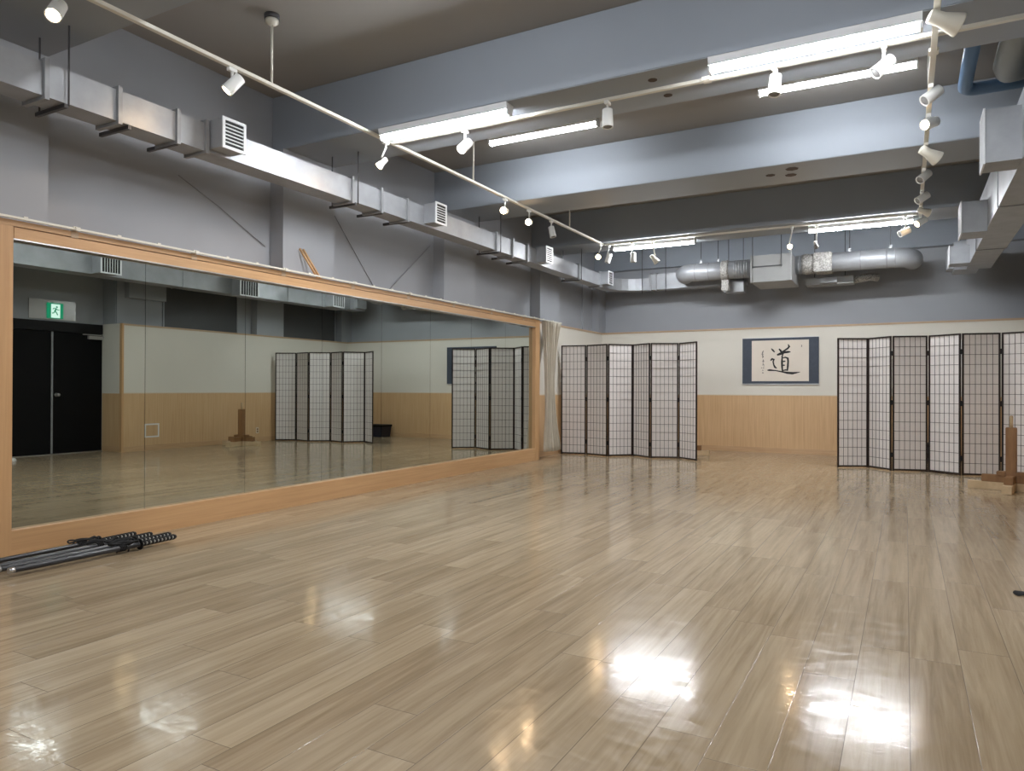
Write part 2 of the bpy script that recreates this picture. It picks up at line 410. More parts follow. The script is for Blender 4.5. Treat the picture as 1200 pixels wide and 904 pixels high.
# thin slat leaning on the pilaster
wsl = thing('wooden_slat', 'pair of thin wooden slats leaning on the grey pilaster above the mirror', 'slat', (-5.02, 5.19, 2.142))
for dy in (0, .045):
    m = MB(); p0, p1 = Vector((-4.99, 5.205 + dy * .9, 2.147)), Vector((-5.112, 5.085 + dy, 2.43))
    m.tube([p0, p1], .011, 4)
    part('slat', m, FRAMEW, wsl)

# ------------------------------------------------------------------ lighting track
def track(name, label, a, b, rods=(), conn=(), z=3.317, h=.025):
    t = thing(name, label, 'lighting track', ((a[0] + b[0]) / 2, (a[1] + b[1]) / 2, 3.33), 'lighting tracks')
    if abs(a[0] - b[0]) < .01: m = MB().box(a[0] - .018, a[0] + .018, a[1], b[1], z, z + h, bev=.002)
    else: m = MB().box(a[0], b[0], a[1] - .018, a[1] + .018, z, z + h, bev=.002)
    part('track', m, TRACKW, t)
    for x, y in rods:
        part('suspension_rod', MB().cyl((x, y, z + .02), (x, y, ZC - .07), .0095).lathe((x, y, ZC - .08), (0, 0, 1), [(0, .02), (.02, .048), (.045, .048)], 16), TRACKW, t)
        part('ceiling_cap', MB().lathe((x, y, ZC - .036), (0, 0, 1), [(0, .055), (.036, .055)], 16), ROD, t)
    for x, y in conn:
        part('connector', MB().box(x - .03, x + .03, y - .04, y + .04, z + .0005, z + h + .004, bev=.004), TRACKW, t)
    return t
track('lighting_track', 'long white lighting track running above the mirror wall', (-4.12, -1.0), (-4.12, 10.475), [(-4.12, 3.81), (-4.12, 6.64), (-4.12, 9.19)])
track('lighting_track', 'white lighting track across the room under the second beam', (-4.098, 5.235), (1.4, 5.235), (), [(-1.266, 5.235)])
track('lighting_track', 'white lighting track running to the back on the right, seen end-on', (.157, 2.2), (.157, 10.46), [(.157, 4.05), (.157, 6.5), (.157, 9.2)], [(.157, 5.45), (.157, 7.0), (.157, 8.7)], 3.296, .020)
track('lighting_track', 'white lighting track on the far beam near the back wall', (-4.10, 10.50), (.13, 10.50))

SP = [  # mount, body centre, aim, kind, lit, label
 ((-4.12, 2.303), (-4.177, 2.303, 3.202), (0.423, -0.502, -0.755), 'can', 1, 'lit spotlight at the top left corner, nearest on the mirror-side track'),
 ((-4.12, 3.454), (-4.107, 3.454, 3.201), (-0.40, -0.516, -0.76), 'can', 1, 'white spotlight tilted toward the mirror, above the first duct grille'),
 ((-4.12, 5.143), (-4.158, 5.143, 3.13), (-0.456, -0.487, -0.745), 'small', 1, 'small spotlight on a stem where the two tracks meet'),
 ((-4.12, 7.351), (-4.131, 7.351, 3.177), (0.33, -0.921, -0.208), 'can', 1, 'glowing spotlight facing the camera, nearer of the mid-track pair'),
 ((-4.12, 7.961), (-4.119, 7.961, 3.165), (0.33, -0.921, -0.208), 'can', 1, 'glowing spotlight facing the camera, farther of the mid-track pair'),
 ((-4.12, 8.601), (-4.107, 8.601, 3.165), (0.23, 0.014, -0.973), 'can', 0, 'unlit white spotlight hanging just beyond the glowing pair'),
 ((-4.12, 10.364), (-4.162, 10.364, 3.128), (0.377, -0.902, -0.209), 'can', 1, 'glowing spotlight at the far end of the mirror-side track'),
 ((-3.332, 5.235), (-3.332, 5.235, 3.18), (-0.067, -0.762, -0.644), 'can', 1, 'lit spotlight under the left fluorescent batten on the cross track'),
 ((-2.028, 5.235), (-2.028, 5.235, 3.184), (0.049, -0.082, -0.995), 'can', 0, 'unlit spotlight hanging straight down, at the end of the second left batten'),
 ((-0.798, 5.235), (-0.797, 5.235, 3.197), (-0.056, -0.138, -0.989), 'can', 0, 'unlit spotlight hanging straight down below the right fluorescent batten'),
 ((-0.126, 5.235), (-0.13, 5.235, 3.186), (-0.662, -0.359, -0.657), 'can', 0, 'white spotlight tilted down-left in front of the second right batten'),
 ((0.157, 4.838), (0.199, 4.838, 3.224), (0.863, 0.356, -0.358), 'flare', 0, 'large flared cream spotlight at the top right, nearest on its track'),
 ((0.157, 6.007), (0.163, 6.007, 3.220), (-0.701, -0.381, -0.603), 'can', 0, 'unlit spotlight below the large flared one on the right track'),
 ((0.157, 6.642), (0.169, 6.642, 3.224), (-0.572, -0.747, -0.339), 'can', 1, 'lit spotlight aiming left on the right track'),
 ((0.157, 7.412), (0.188, 7.412, 3.193), (0.757, 0.416, -0.504), 'flare', 0, 'smaller flared cream spotlight halfway along the right track'),
 ((0.157, 8.252), (0.158, 8.252, 3.217), (-0.567, -0.557, -0.606), 'can', 0, 'unlit boxy-looking spotlight just behind the smaller flared one'),
 ((0.157, 9.156), (0.16, 9.156, 3.216), (-0.744, -0.404, -0.533), 'can', 0, 'white spotlight aiming left, third from the far end of the right track'),
 ((0.157, 9.911), (0.191, 9.911, 3.226), (0.872, 0.346, -0.346), 'flare', 0, 'flared spotlight aiming right, second from the far end of the right track'),
 ((0.157, 10.42), (0.167, 10.42, 3.211), (-0.708, -0.508, -0.491), 'can', 1, 'lit spotlight at the far end of the right track'),
 ((-4.04, 10.5), (-4.046, 10.5, 3.114), (-0.263, -0.139, -0.955), 'can', 0, 'unlit white spotlight beside the far glowing one on the back track'),
 ((-3.66, 10.5), (-3.646, 10.5, 3.094), (0.001, 0.005, -1.0), 'can', 0, 'unlit white spotlight hanging straight down before the back left batten'),
 ((-3.339, 10.5), (-3.312, 10.5, 3.04), (0.596, 0.211, -0.775), 'flare', 0, 'small flared spotlight on a stem before the back left batten'),
 ((-1.373, 10.5), (-1.406, 10.5, 3.057), (0.283, -0.937, -0.207), 'small', 1, 'lit spotlight on a stem above the grey fan unit'),
 ((-1.059, 10.5), (-1.069, 10.5, 3.049), (0.255, -0.46, -0.85), 'bulb', 0, 'bare bulb lamp on a stem above the foil box'),
 ((-0.007, 10.5), (-0.016, 10.5, 3.115), (-0.801, -0.436, -0.409), 'can', 0, 'pale spotlight aiming left under the back right batten'),
]
def spotlight(mount, c, aim, kind, lit, label):
    x, y = mount; zt = 3.296 if abs(x - .157) < .01 else 3.317; c = Vector(c); d = Vector(aim).normalized()
    e = thing('spotlight', label, 'spotlight', (x, y, zt), 'track spotlights')
    mat = LAMPC if kind == 'flare' else LAMPW
    part('adapter', MB().box(x - .016, x + .016, y - .035, y + .035, zt - .027, zt, bev=.003), mat, e)
    if kind == 'can': L, prof = .145, [(-.075, .030), (-.070, .040), (.066, .043), (.070, .043), (.070, .037), (.058, .036)]
    elif kind == 'small': L, prof = .11, [(-.055, .018), (-.05, .024), (.0, .026), (.045, .037), (.052, .037), (.052, .033), (.04, .03)]
    elif kind == 'flare': L, prof = .17, [(-.095, .030), (-.090, .039), (-.020, .041), (-.010, .044), (.075, .066), (.082, .066), (.082, .060), (.05, .05)]
    else: L, prof = .10, [(-.055, .016), (-.05, .020), (-.005, .022), (.0, .018)]
    if kind == 'flare' and y > 9: prof = [(t * .8, r * .75) for t, r in prof]
    b = part('lamp_body', MB().lathe(c, d, prof, 24), mat, e)
    t_end = prof[-1][0]
    lens = MB()
    if kind == 'bulb': lens.lathe(c, d, [(-.004, .012), (.012, .026), (.032, .034), (.052, .027), (.064, .008)], 18)
    else: lens.lathe(c, d, [(t_end, prof[-1][1] * .99), (t_end + .008, prof[-1][1] * .9), (t_end + .010, .004)], 20)
    part('lamp_lens', lens, LENSON if lit else LENS, e)
    # stem and yoke: from the adapter to the back of the body
    hub = c - d * .03
    stem = MB(); top = Vector((x, y, zt - .025))
    off = Vector((0, 0, 1)) - d * d.z
    off = off.normalized() if off.length > .25 else d.orthogonal().normalized()
    piv = hub + off * .036
    stem.tube([top, Vector((x, y, max(piv.z + .02, zt - .062))), piv], .009, 8)
    part('stem', stem, mat, e)
    if lit:
        ld = bpy.data.lights.new('spot_beam', 'SPOT'); ld.energy = SPOT_W * (1.0 if kind != 'small' else .7); ld.color = BULB_COL
        ld.spot_size = math.radians(82); ld.spot_blend = 0.9; ld.shadow_soft_size = .03
        lo = bpy.data.objects.new('spot_beam', ld); COL.objects.link(lo); lo.parent = e
        lo.location = c + d * (prof[-2][0] + .02) - Vector(e.location)
        lo.rotation_euler = (-d).to_track_quat('Z', 'Y').to_euler()
    return e
for s in SP: spotlight(*s)

# ------------------------------------------------------------------ fluorescent battens
TUBES = {}
def tube_mat(k):
    if k not in TUBES: TUBES[k] = emit('fluorescent diffuser %g' % k, TUBE_COL, TUBE * k)
    return TUBES[k]
def batten(x0, x1, y, z, label, gain=1.0):
    """z is the mounting surface above"""
    e = thing('fluorescent_batten', label, 'ceiling light', ((x0 + x1) / 2, y, z), 'fluorescent battens')
    part('housing', MB().prism([(x0, y - .062, z), (x0, y + .062, z), (x0, y + .050, z - .052), (x0, y - .050, z - .052)], (x1 - x0, 0, 0)), FIXW, e)
    n = 10; poly = []
    for k in range(n + 1):
        a = PI * k / n; poly.append((x0 + .012, y - .036 * math.cos(a), z - .053 - .036 * math.sin(a)))
    part('tube_diffuser', MB().prism(poly, (x1 - x0 - .024, 0, 0)), tube_mat(gain), e)
    part('end_cap', MB().box(x0 - .004, x0 + .012, y - .038, y + .038, z - .090, z - .05), FIXW, e)
    part('end_cap', MB().box(x1 - .012, x1 + .004, y - .038, y + .038, z - .090, z - .05), FIXW, e)
XA = (-4.02, -2.75); XB = (-1.18, .085)
batten(*XA, 4.975, ZS, 'lit batten on the second beam, left, with its white housing visible', 1.0)
batten(*XB, 4.965, ZS, 'lit batten on the second beam at upper right, widest in view', 1.0)
batten(*XA, 6.83, ZC, 'lit batten on the ceiling behind the second beam, left, housing hidden', .36)
batten(*XB, 6.83, ZC, 'lit batten on the ceiling behind the second beam, right, crossed by a spotlight', .36)
batten(*XA, 10.68, ZS, 'lit batten on the far beam, left, above the round duct elbow', 1.08)
batten(*XB, 10.68, ZS, 'lit batten on the far beam, right, above the foil box', 1.08)
batten(*XA, -.45, ZS, 'added unseen batten on the beam behind the camera, left', .9)  # assumed pair out of view, added to light the near floor
batten(*XB, -.45, ZS, 'added unseen batten on the beam behind the camera, right', .9)
batten(-3.3, -2.03, 3.2, ZC, 'added unseen batten on the ceiling behind the nearest beam, left', .36)  # assumed pair out of view, added to brighten the second beam's face
batten(*XB, 3.2, ZC, 'added unseen batten on the ceiling behind the nearest beam, right', .30)

# ------------------------------------------------------------------ ducts
def flange_y(m, x0, x1, z0, z1, y, t=.014, g=.022):
    for a, b, c, d in ((x0 - g, x1 + g, z1, z1 + g), (x0 - g, x1 + g, z0 - g, z0), (x0 - g, x0, z0, z1), (x1, x1 + g, z0, z1)):
        m.box(a, b, y - t, y + t, c, d)
def grille(parent, face_x, nx, y0, y1, z0, z1, vertical=False):
    """louvred outlet box end facing +x (nx=1) or -x"""
    fr = MB(); b = .022; a0, a1 = sorted((face_x, face_x + nx * .012))
    fr.box(a0, a1, y0, y1, z0, z0 + b).box(a0, a1, y0, y1, z1 - b, z1).box(a0, a1, y0, y0 + b, z0 + b, z1 - b).box(a0, a1, y1 - b, y1, z0 + b, z1 - b)
    n = 7
    for k in range(1, n):
        if vertical:
            yy = y0 + b + (y1 - y0 - 2 * b) * k / n; fr.box(a0, a1 - .002, yy - .004, yy + .004, z0 + b, z1 - b)
        else:
            zz = z0 + b + (z1 - z0 - 2 * b) * k / n; fr.box(a0, a1 - .002, y0 + b, y1 - b, zz - .004, zz + .004)
    g = fr.build('grille', FIXW, parent)
    c0, c1 = sorted((face_x - nx * .002, face_x + nx * .003))
    d = MB().box(c0, c1, y0 + .01, y1 - .01, z0 + .01, z1 - .01).build('grille_dark', BLACK, parent)
    return g
ld = thing('supply_duct', 'long galvanised rectangular duct along the top of the mirror wall', 'duct', (-4.7, 6, 2.864))
DL0, DL1, DZ0, DZ1 = -4.81, -4.60, 2.862, 3.070
pts = [(-4.705, -1.0), (-4.705, 11.95)] + [(-4.705 + .62 - .62 * math.cos(a), 11.95 + .62 * math.sin(a)) for a in (.2, .45, .7, .95, 1.2, 1.45)] + [(-4.05, 12.575)]
part('duct_body', MB().sweep_rect(pts, .21, DZ0, DZ1), GALV, ld)
for y in (.6, 1.5, 2.474, 2.939, 3.379, 3.62, 5.242, 5.671, 6.105, 7.974, 8.406, 8.825, 10.597, 11.6):
    m = MB(); flange_y(m, DL0, DL1, DZ0, DZ1, y); part('flange', m, GALVD, ld)
for y in (2.60, 3.02, 3.38, 5.30, 5.70, 6.12, 8.05, 8.43, 8.84, 10.68):
    part('support_bracket', MB().box(-4.93, -4.603, y - .011, y + .011, DZ0 - .026, DZ0 - .001), ROD, ld)
for y in (2.60, 5.30, 8.05, 10.68):
    for x in (-4.575, -4.90): part('hanger_rod', MB().cyl((x, y, DZ0 - .02), (x, y, ZS), .006, 8), ROD, ld)
for y0, y1 in ((3.655, 3.845), (6.41, 6.60), (9.127, 9.322), (11.55, 11.75)):
    b = MB().box(DL1, -4.452, y0 - .005, y1 + .005, 2.885, 3.098); vb = part('outlet_box', b, GALV, ld)
    grille(vb, -4.452, 1, y0 - .012, y1 + .012, 2.875, 3.108)
rdct = thing('supply_duct', 'galvanised rectangular duct along the upper right wall', 'duct', (.9, 6, 2.79))
part('duct_body', MB().sweep_rect([(.90, -1.0), (.90, 10.35)], .30, 2.79, 3.295).sweep_rect([(.895, 10.35), (.895, 12.0)], .29, 2.795, 3.285), GALV, rdct)
for y in (1.6, 3.2, 4.8, 8.0, 10.35):
    m = MB(); flange_y(m, .75, 1.05, 2.79, 3.295, y, .006, .010); part('flange', m, GALV, rdct)
for y in (2.6, 5.2, 8.05, 10.6): part('hanger_rod', MB().cyl((1.057, y, 2.85), (1.057, y, ZS), .006, 8), ROD, rdct)
for y0, y1, z0, z1 in ((6.45, 6.75, 2.80, 3.20), (9.0, 9.4, 2.76, 3.09), (11.4, 11.72, 2.80, 3.04)):
    vb = part('outlet_box', MB().box(.522, .75, y0, y1, z0, z1), GALV, rdct)
    grille(vb, .522, -1, y0 - .012, y1 + .012, z0 - .01, z1 + .01, True)
part('end_collar', MB().box(.60, .90, 12.0, 12.5, 2.80, 3.2), GALV, rdct)
part('outlet_box', MB().box(.52, .60, 12.15, 12.45, 2.84, 3.14), GALV, rdct)
bd = thing('return_duct', 'flat galvanised duct along the back wall behind the round duct', 'duct', (-3.2, 12.575, 2.862))
part('duct_body', MB().box(-4.04, -2.35, 12.47, 12.68, DZ0, 3.14), GALV, bd)
m = MB()
for x in (-4.0, -3.9):
    m.box(x - .012, x + .012, 12.45, 12.70, DZ0 - .02, DZ0).box(x - .012, x + .012, 12.45, 12.70, 3.14, 3.16).box(x - .012, x + .012, 12.45, 12.47, DZ0, 3.14)
part('flange', m, GALVD, bd)
for x in (-3.72, -4.15): part('hanger_rod', MB().cyl((x, 12.44, DZ0 - .06), (x, 12.44, ZC), .006, 8), ROD, bd)
RZ, RY, RRAD = 3.045, 12.05, .145
def rib(x, par):
    part('spiral_rib', MB().lathe((x, RY, RZ), (1, 0, 0), [(-.008, RRAD), (0, RRAD + .008), (.008, RRAD)], 24, caps=False), GALVD, par)
def hang(x, par):
    part('hanger_rod', MB().cyl((x, RY, RZ + RRAD - .01), (x, RY, ZC), .006, 8), ROD, par)
    part('hanger_clip', MB().box(x - .02, x + .02, RY - .02, RY + .02, RZ + RRAD - .01, RZ + RRAD + .05), GALVD, par)
r1 = thing('round_duct', 'round galvanised duct with an elbow, left of the grey fan unit', 'duct', (-2.7, RY, 2.9), 'round ducts')
el = [(-3.16 - .16 * math.sin(a), RY + .2 - .2 * math.cos(a), RZ) for a in (1.57, 1.2, .85, .5, .2)]
part('elbow_pipe', MB().tube([(-3.325, RY + .26, RZ)] + el + [(-3.1, RY, RZ), (-2.118, RY, RZ)], RRAD, 24), GALV, r1)
for x in (-3.08, -2.86, -2.44, -2.40, -2.36, -2.32, -2.28, -2.24): rib(x, r1)
part('foil_wrap', MB().lathe((-2.66, RY, RZ), (1, 0, 0), [(0, RRAD + .004), (.02, RRAD + .02), (.06, RRAD + .012), (.1, RRAD + .022), (.13, RRAD + .004)], 18), FOIL, r1)
part('foil_flap', MB().box(-2.66, -2.54, RY - .03, RY + .05, RZ - .34, RZ - .14, bev=.01), FOIL, r1)
for x in (-3.0, -2.72): hang(x, r1)
r2 = thing('round_duct', 'round galvanised duct with a foil box and an elbow, right of the fan unit', 'duct', (-.7, RY, 2.9), 'round ducts')
er = [(-.14 + .22 * math.sin(a), RY + .25 - .25 * math.cos(a), RZ) for a in (0, .25, .5, .8, 1.1, 1.4, 1.57)]
part('elbow_pipe', MB().tube([(-1.512, RY, RZ)] + er + [(.083, RY + .33, RZ)], RRAD, 24), GALV, r2)
for x in (-1.46, -.6, -.25, -.14): rib(x, r2)
part('foil_wrap', MB().lathe((-1.42, RY, RZ), (1, 0, 0), [(0, RRAD + .004), (.05, RRAD + .018), (.12, RRAD + .010), (.18, RRAD + .014)], 18), FOIL, r2)
part('foil_box', MB().box(-1.245, -.985, 11.86, 12.24, 2.895, 3.185, bev=.012), FOIL, r2)
for x in (-.75, -.2): hang(x, r2)
fan = thing('fan_unit', 'grey duct fan unit hung between the two round ducts', 'fan unit', (-1.82, 12.1, 2.75))
part('casing', MB().box(-2.115, -1.515, 11.56, 12.44, 2.745, 3.16, bev=.006), FANGREY, fan)
part('casing_strip', MB().box(-2.10, -1.65, 11.548, 11.562, 2.975, 2.992), ROD, fan)
part('casing_edge', MB().box(-1.545, -1.515, 11.545, 11.575, 2.745, 3.24), FANGREY, fan)
part('casing_edge', MB().box(-2.115, -2.09, 11.545, 11.575, 2.745, 3.165), FANGREY, fan)
for x in (-1.66, -2.08): part('hanger_rod', MB().cyl((x, 11.54, 2.96), (x, 11.54, ZC), .006, 8), ROD, fan)
lbx = thing('low_duct', 'low grey duct with a foil hose, behind and below the right round duct', 'duct', (-1.1, 12.6, 2.7))
part('duct_body', MB().box(-1.42, -.72, 12.45, 12.75, 2.77, 2.89), FANGREY, lbx)
part('hose', MB().tube([(-.72, 12.57, 2.83), (-.62, 12.55, 2.84), (-.5, 12.55, 2.86), (-.38, 12.6, 2.84)], .06, 14), FOIL, lbx)
part('valve_box', MB().box(-1.2, -.95, 12.35, 12.45, 2.78, 2.86), GALVD, lbx)
for x in (-1.3, -.85): part('hanger_rod', MB().cyl((x, 12.6, 2.88), (x, 12.6, ZC), .006, 8), ROD, lbx)
vx = thing('damper_box', 'dull steel damper box hanging under the left round duct', 'duct box', (-2.5, 12.32, 2.7))
part('casing', MB().box(-2.66, -2.34, 12.2, 12.44, 2.70, 2.88, bev=.004), GALVD, vx)
for x in (-2.62, -2.38): part('hanger_rod', MB().cyl((x, 12.38, 2.87), (x, 12.38, ZC), .006, 8), ROD, vx)
# pipes at the upper right
def arc_pipe(pts, r): return MB().tube(pts, r, 18)
c = [(.425, 5.59, 3.60), (.425, 6.95, 3.60)] + [(.425 + .10 - .10 * math.cos(a), 7.0 + .10 * math.sin(a), 3.60) for a in (.3, .7, 1.1, 1.4)] + [(.56, 7.10, 3.60), (1.75, 7.10, 3.60)]
tag(arc_pipe(c, .052).build('water_pipe', BLUEP), 'blue pipe bending right between two beams, upper right', 'pipe')
c = [(.70, 5.59, 3.62), (.70, 6.75, 3.62), (.72, 6.86, 3.63), (.78, 6.93, 3.66), (.86, 6.96, 3.68), (1.75, 6.90, 3.68)]
tag(arc_pipe(c, .105).build('drain_pipe', GREYP), 'thick grey pipe beside the blue pipe, upper right', 'pipe')
for pts, lab in (([(XL + .01, 5.72, 2.95), (XL + .012, 6.1, 2.55), (XL + .012, 6.45, 2.18)], 'thin grey cable slanting down the recess past the leaning slats'),
            ([(XL + .01, 7.5, 2.9), (XL + .012, 7.0, 2.5), (XL + .012, 6.6, 2.18)], 'thin grey cable slanting up toward the duct in the second recess'),
            ([(XL + .01, 3.9, 2.85), (XL + .012, 4.3, 2.68), (XL + .012, 4.82, 2.42)], 'thin grey cable slanting down under the first duct grille')):
    tag(MB().tube(pts, .004, 6).build('cable', GALVD), lab, 'cable', 'cables on the upper left wall')

# ------------------------------------------------------------------ folding screens
PW, PH, ST = .428, 1.815, .021
def panel_meshes():
    f = MB()
    f.box(0, ST, -.010, .010, .004, PH, bev=.002).box(PW - ST, PW, -.010, .010, .004, PH, bev=.002)
    f.box(ST, PW - ST, -.009, .009, .012, .012 + ST).box(ST, PW - ST, -.009, .009, PH - ST, PH)
    l = MB(); w, z0, z1 = PW - 2 * ST, .012 + ST, PH - ST
    for k in range(1, 6): x = ST + w * k / 6; l.box(x - .0022, x + .0022, -.0040, .0040, z0, z1)
    for k in range(1, 14): z = z0 + (z1 - z0) * k / 14; l.box(ST, PW - ST, -.0038, .0038, z - .0022, z + .0022)
    p = MB().box(ST, PW - ST, -.001, .001, z0, z1)
    return [q.build(n, m) for q, n, m in ((f, 'panel', SHOJIW), (l, 'lattice', SHOJIW), (p, 'paper', PAPER))]
proto = panel_meshes()
def hinge_mesh():
    m = MB()
    m.lathe((0, 0, -.035), (0, 0, 1), [(0, .006), (.07, .006)], 10).box(-.016, .016, -.011, .011, -.03, .03)
    return m.build('hinge', BLACK)
hproto = hinge_mesh(); used = [False, False]
def screen(pts, label):
    e = thing('folding_screen', label, 'folding screen', (*pts[0], 0), 'shoji folding screens')
    o0 = Vector((*pts[0], 0))
    for a, b in zip(pts, pts[1:]):
        a, b = Vector((*a, 0)), Vector((*b, 0)); d = (b - a); g = (d.length - PW) / 2; u = d.normalized()
        objs = []
        for q in proto:
            c = q if not used[0] else q.copy()
            if used[0]: COL.objects.link(c)
            objs.append(c)
        used[0] = True
        pn, lt, pp = objs
        pn.parent = e; pn.location = a + u * g - o0; pn.rotation_euler = (0, 0, math.atan2(u.y, u.x))
        lt.parent = pn; pp.parent = pn
    for q in pts[1:-1]:
        for z in (.22, .92, 1.58):
            c = hproto if not used[1] else hproto.copy()
            if used[1]: COL.objects.link(c)
            used[1] = True
            c.parent = e; c.location = Vector((q[0], q[1], z)) - o0
    return e
screen([(-5.067, 10.972), (-4.63, 11.028), (-4.207, 10.899), (-3.891, 11.209), (-3.525, 10.966), (-3.121, 11.154), (-2.765, 10.889)],
       'six-panel dark-framed folding paper screen at left, beside the curtain')
screen([(-0.844, 11.031), (-0.464, 11.245), (-0.169, 10.92), (0.263, 11.053), (0.618, 10.793), (1.053, 10.895), (1.435, 10.676)],
       'six-panel dark-framed folding paper screen at right, behind the cutting stand')

# ------------------------------------------------------------------ calligraphy scroll
sc = thing('hanging_scroll', 'framed calligraphy scroll with navy mounting on the back wall', 'scroll', (-1.888, YB, 1.18))
part('mounting', MB().box(-2.505, -1.27, YB - .016, YB, 1.190, 1.974, bev=.002), NAVY, sc)
pp = part('paper', MB().box(-2.348, -1.425, YB - .019, YB - .015, 1.232, 1.932), SHEET, sc)
part('bottom_rod', MB().box(-2.51, -1.265, YB - .022, YB, 1.172, 1.190), STEEL, sc)
part('top_strip', MB().box(-2.512, -1.262, YB - .012, YB, 1.974, 1.981), STEEL, sc)
def sx(cx): return -2.348 + (cx - 228) / 710 * .923
def sz(cy): return 1.932 - (cy - 205) / 507 * .700
def ribbon(m, pts, y):
    """pts: (cx, cy, half width) brush stroke laid on the paper"""
    P = [(Vector((sx(a), 0, sz(b))), w / 710 * .923) for a, b, w in pts]
    L, R = [], []
    for i, (p, w) in enumerate(P):
        d = (P[min(i + 1, len(P) - 1)][0] - P[max(i - 1, 0)][0]).normalized(); n = Vector((-d.z, 0, d.x))
        L.append(m.bm.verts.new((p + n * w) + Vector((0, y, 0)))); R.append(m.bm.verts.new((p - n * w) + Vector((0, y, 0))))
    for i in range(len(P) - 1):
        f = m.bm.faces.new((L[i], L[i + 1], R[i + 1], R[i])); 
def extr(m, t=-.0012):
    r = bmesh.ops.extrude_face_region(m.bm, geom=list(m.bm.faces))
    bmesh.ops.translate(m.bm, vec=(0, t, 0), verts=[v for v in r['geom'] if isinstance(v, bmesh.types.BMVert)])
m = MB(); yy = YB - .0192
for st in ([(476, 306, 5), (495, 326, 11), (518, 352, 7)],
           [(572, 312, 7), (590, 330, 13), (606, 360, 11)],
           [(684, 258, 5), (700, 285, 13), (680, 310, 12), (640, 335, 10), (612, 350, 10)],
           [(548, 388, 10), (585, 375, 17), (640, 356, 15), (690, 352, 14), (716, 352, 5)],
           [(632, 352, 10), (618, 385, 8), (610, 420, 10)],
           [(612, 418, 8), (610, 470, 13), (611, 530, 12), (618, 598, 8)],
           [(612, 428, 6), (650, 418, 10), (682, 430, 13), (686, 470, 11), (682, 530, 12), (676, 585, 9)],
           [(616, 470, 7), (640, 467, 10), (655, 466, 4)],
           [(616, 516, 7), (635, 515, 9), (648, 514, 4)],
           [(622, 580, 6), (655, 574, 10), (686, 575, 7)],
           [(466, 454, 8), (488, 436, 14), (510, 440, 12), (500, 470, 9), (508, 510, 9), (524, 540, 12), (546, 552, 5)],
           [(428, 575, 6), (455, 574, 12), (530, 580, 7), (610, 596, 9), (680, 610, 15), (740, 615, 16), (790, 608, 9), (835, 600, 2)]):
    ribbon(m, st, yy)
extr(m); part('character', m, INK, pp, sc).location = (0, 0, 0)
m = MB()
for st in ([(378, 328, 3), (368, 350, 8), (362, 372, 5)], [(352, 372, 3), (366, 378, 6), (380, 372, 3)], [(366, 384, 6), (372, 405, 8), (366, 425, 4)],
           [(358, 400, 2), (380, 410, 5)], [(372, 440, 4), (378, 458, 8), (370, 475, 4)], [(360, 462, 3), (386, 470, 5)], [(372, 480, 3), (374, 505, 6), (366, 515, 3)],
           [(384, 500, 3), (382, 530, 3)], [(350, 544, 5), (362, 546, 5)], [(374, 544, 6), (386, 548, 6)], [(364, 575, 6), (376, 577, 6)],
           [(362, 604, 7), (378, 610, 7)], [(848, 268, 4), (852, 282, 5), (848, 296, 4)]):
    ribbon(m, st, yy)
extr(m); part('inscription', m, INKG, pp, sc).location = (0, 0, 0)

# ------------------------------------------------------------------ exit sign over the door (seen in the mirror)
ex = thing('exit_sign', 'lit green running-man exit sign on a pale plate above the black door', 'exit sign', (DX, 6.62, 2.18))
part('plate', MB().box(DX - .02, DX, 6.256, 6.984, 2.177, 2.492, bev=.003), SIGNP, ex)
part('light_box', MB().box(DX - .05, DX - .02, 6.522, 6.768, 2.196, 2.442, bev=.003), EXITG, ex)
part('pictogram_door', MB().box(DX - .0515, DX - .049, 6.575, 6.715, 2.205, 2.425), EXITW, ex)
EX = (DX - .0525)
def ey(cx): return 6.524 + (cx - 345) / 175 * .240
def ez(cy): return 2.440 - (cy - 250) / 185 * .240
m = MB().lathe((EX + .002, ey(446), ez(296)), (-1, 0, 0), [(0, .015), (.002, .015)], 12)
def limb(pts, r):
    q = [Vector((EX, ey(a), ez(b))) for a, b in pts]
    for a, b in zip(q, q[1:]):
        d = (b - a).normalized(); n = Vector((0, -d.z, d.y)) * r
        m.prism([a + n, b + n, b - n, a - n], (.002, 0, 0))
limb([(440, 312), (424, 352)], .013)
limb([(438, 314), (415, 310), (400, 326)], .006)
limb([(440, 316), (456, 332), (476, 330)], .006)
limb([(424, 350), (410, 372), (392, 374)], .008)
limb([(426, 350), (444, 368), (456, 396)], .008)
part('pictogram_man', m, EXITG, ex)

# ------------------------------------------------------------------ small wall fittings on the right wall
ap = thing('access_panel', 'small white-framed square access panel low on the oak wainscot', 'access panel', (XR, 7.99, .22))
part('frame', MB().box(XR - .014, XR - .005, 7.853, 8.128, .222, .246).box(XR - .014, XR - .005, 7.853, 8.128, .436, .460).box(XR - .014, XR - .005, 7.853, 7.877, .246, .436).box(XR - .014, XR - .005, 8.104, 8.128, .246, .436), LAMPW, ap)
part('cover', MB().box(XR - .010, XR - .005, 7.877, 8.104, .246, .436), WAIN, ap)
ol = thing('wall_outlet', 'small wall outlet low on the wainscot by the right folding screen', 'outlet', (XR, 10.3, .2))
part('plate', MB().box(XR - .012, XR - .005, 10.28, 10.35, .17, .29, bev=.002), CREAM, ol)
part('socket', MB().box(XR - .014, XR - .011, 10.298, 10.332, .19, .225).box(XR - .014, XR - .011, 10.298, 10.332, .235, .27), BROWN, ol)
ds = thing('door_stop', 'small white dome door stop on the floor before the black door', 'door stop', (1.49, 5.744, 0))
part('dome', MB().lathe((1.49, 5.744, .012), (0, 0, 1), [(0, .045), (.015, .043), (.032, .03), (.042, .008)], 16), LAMPW, ds)
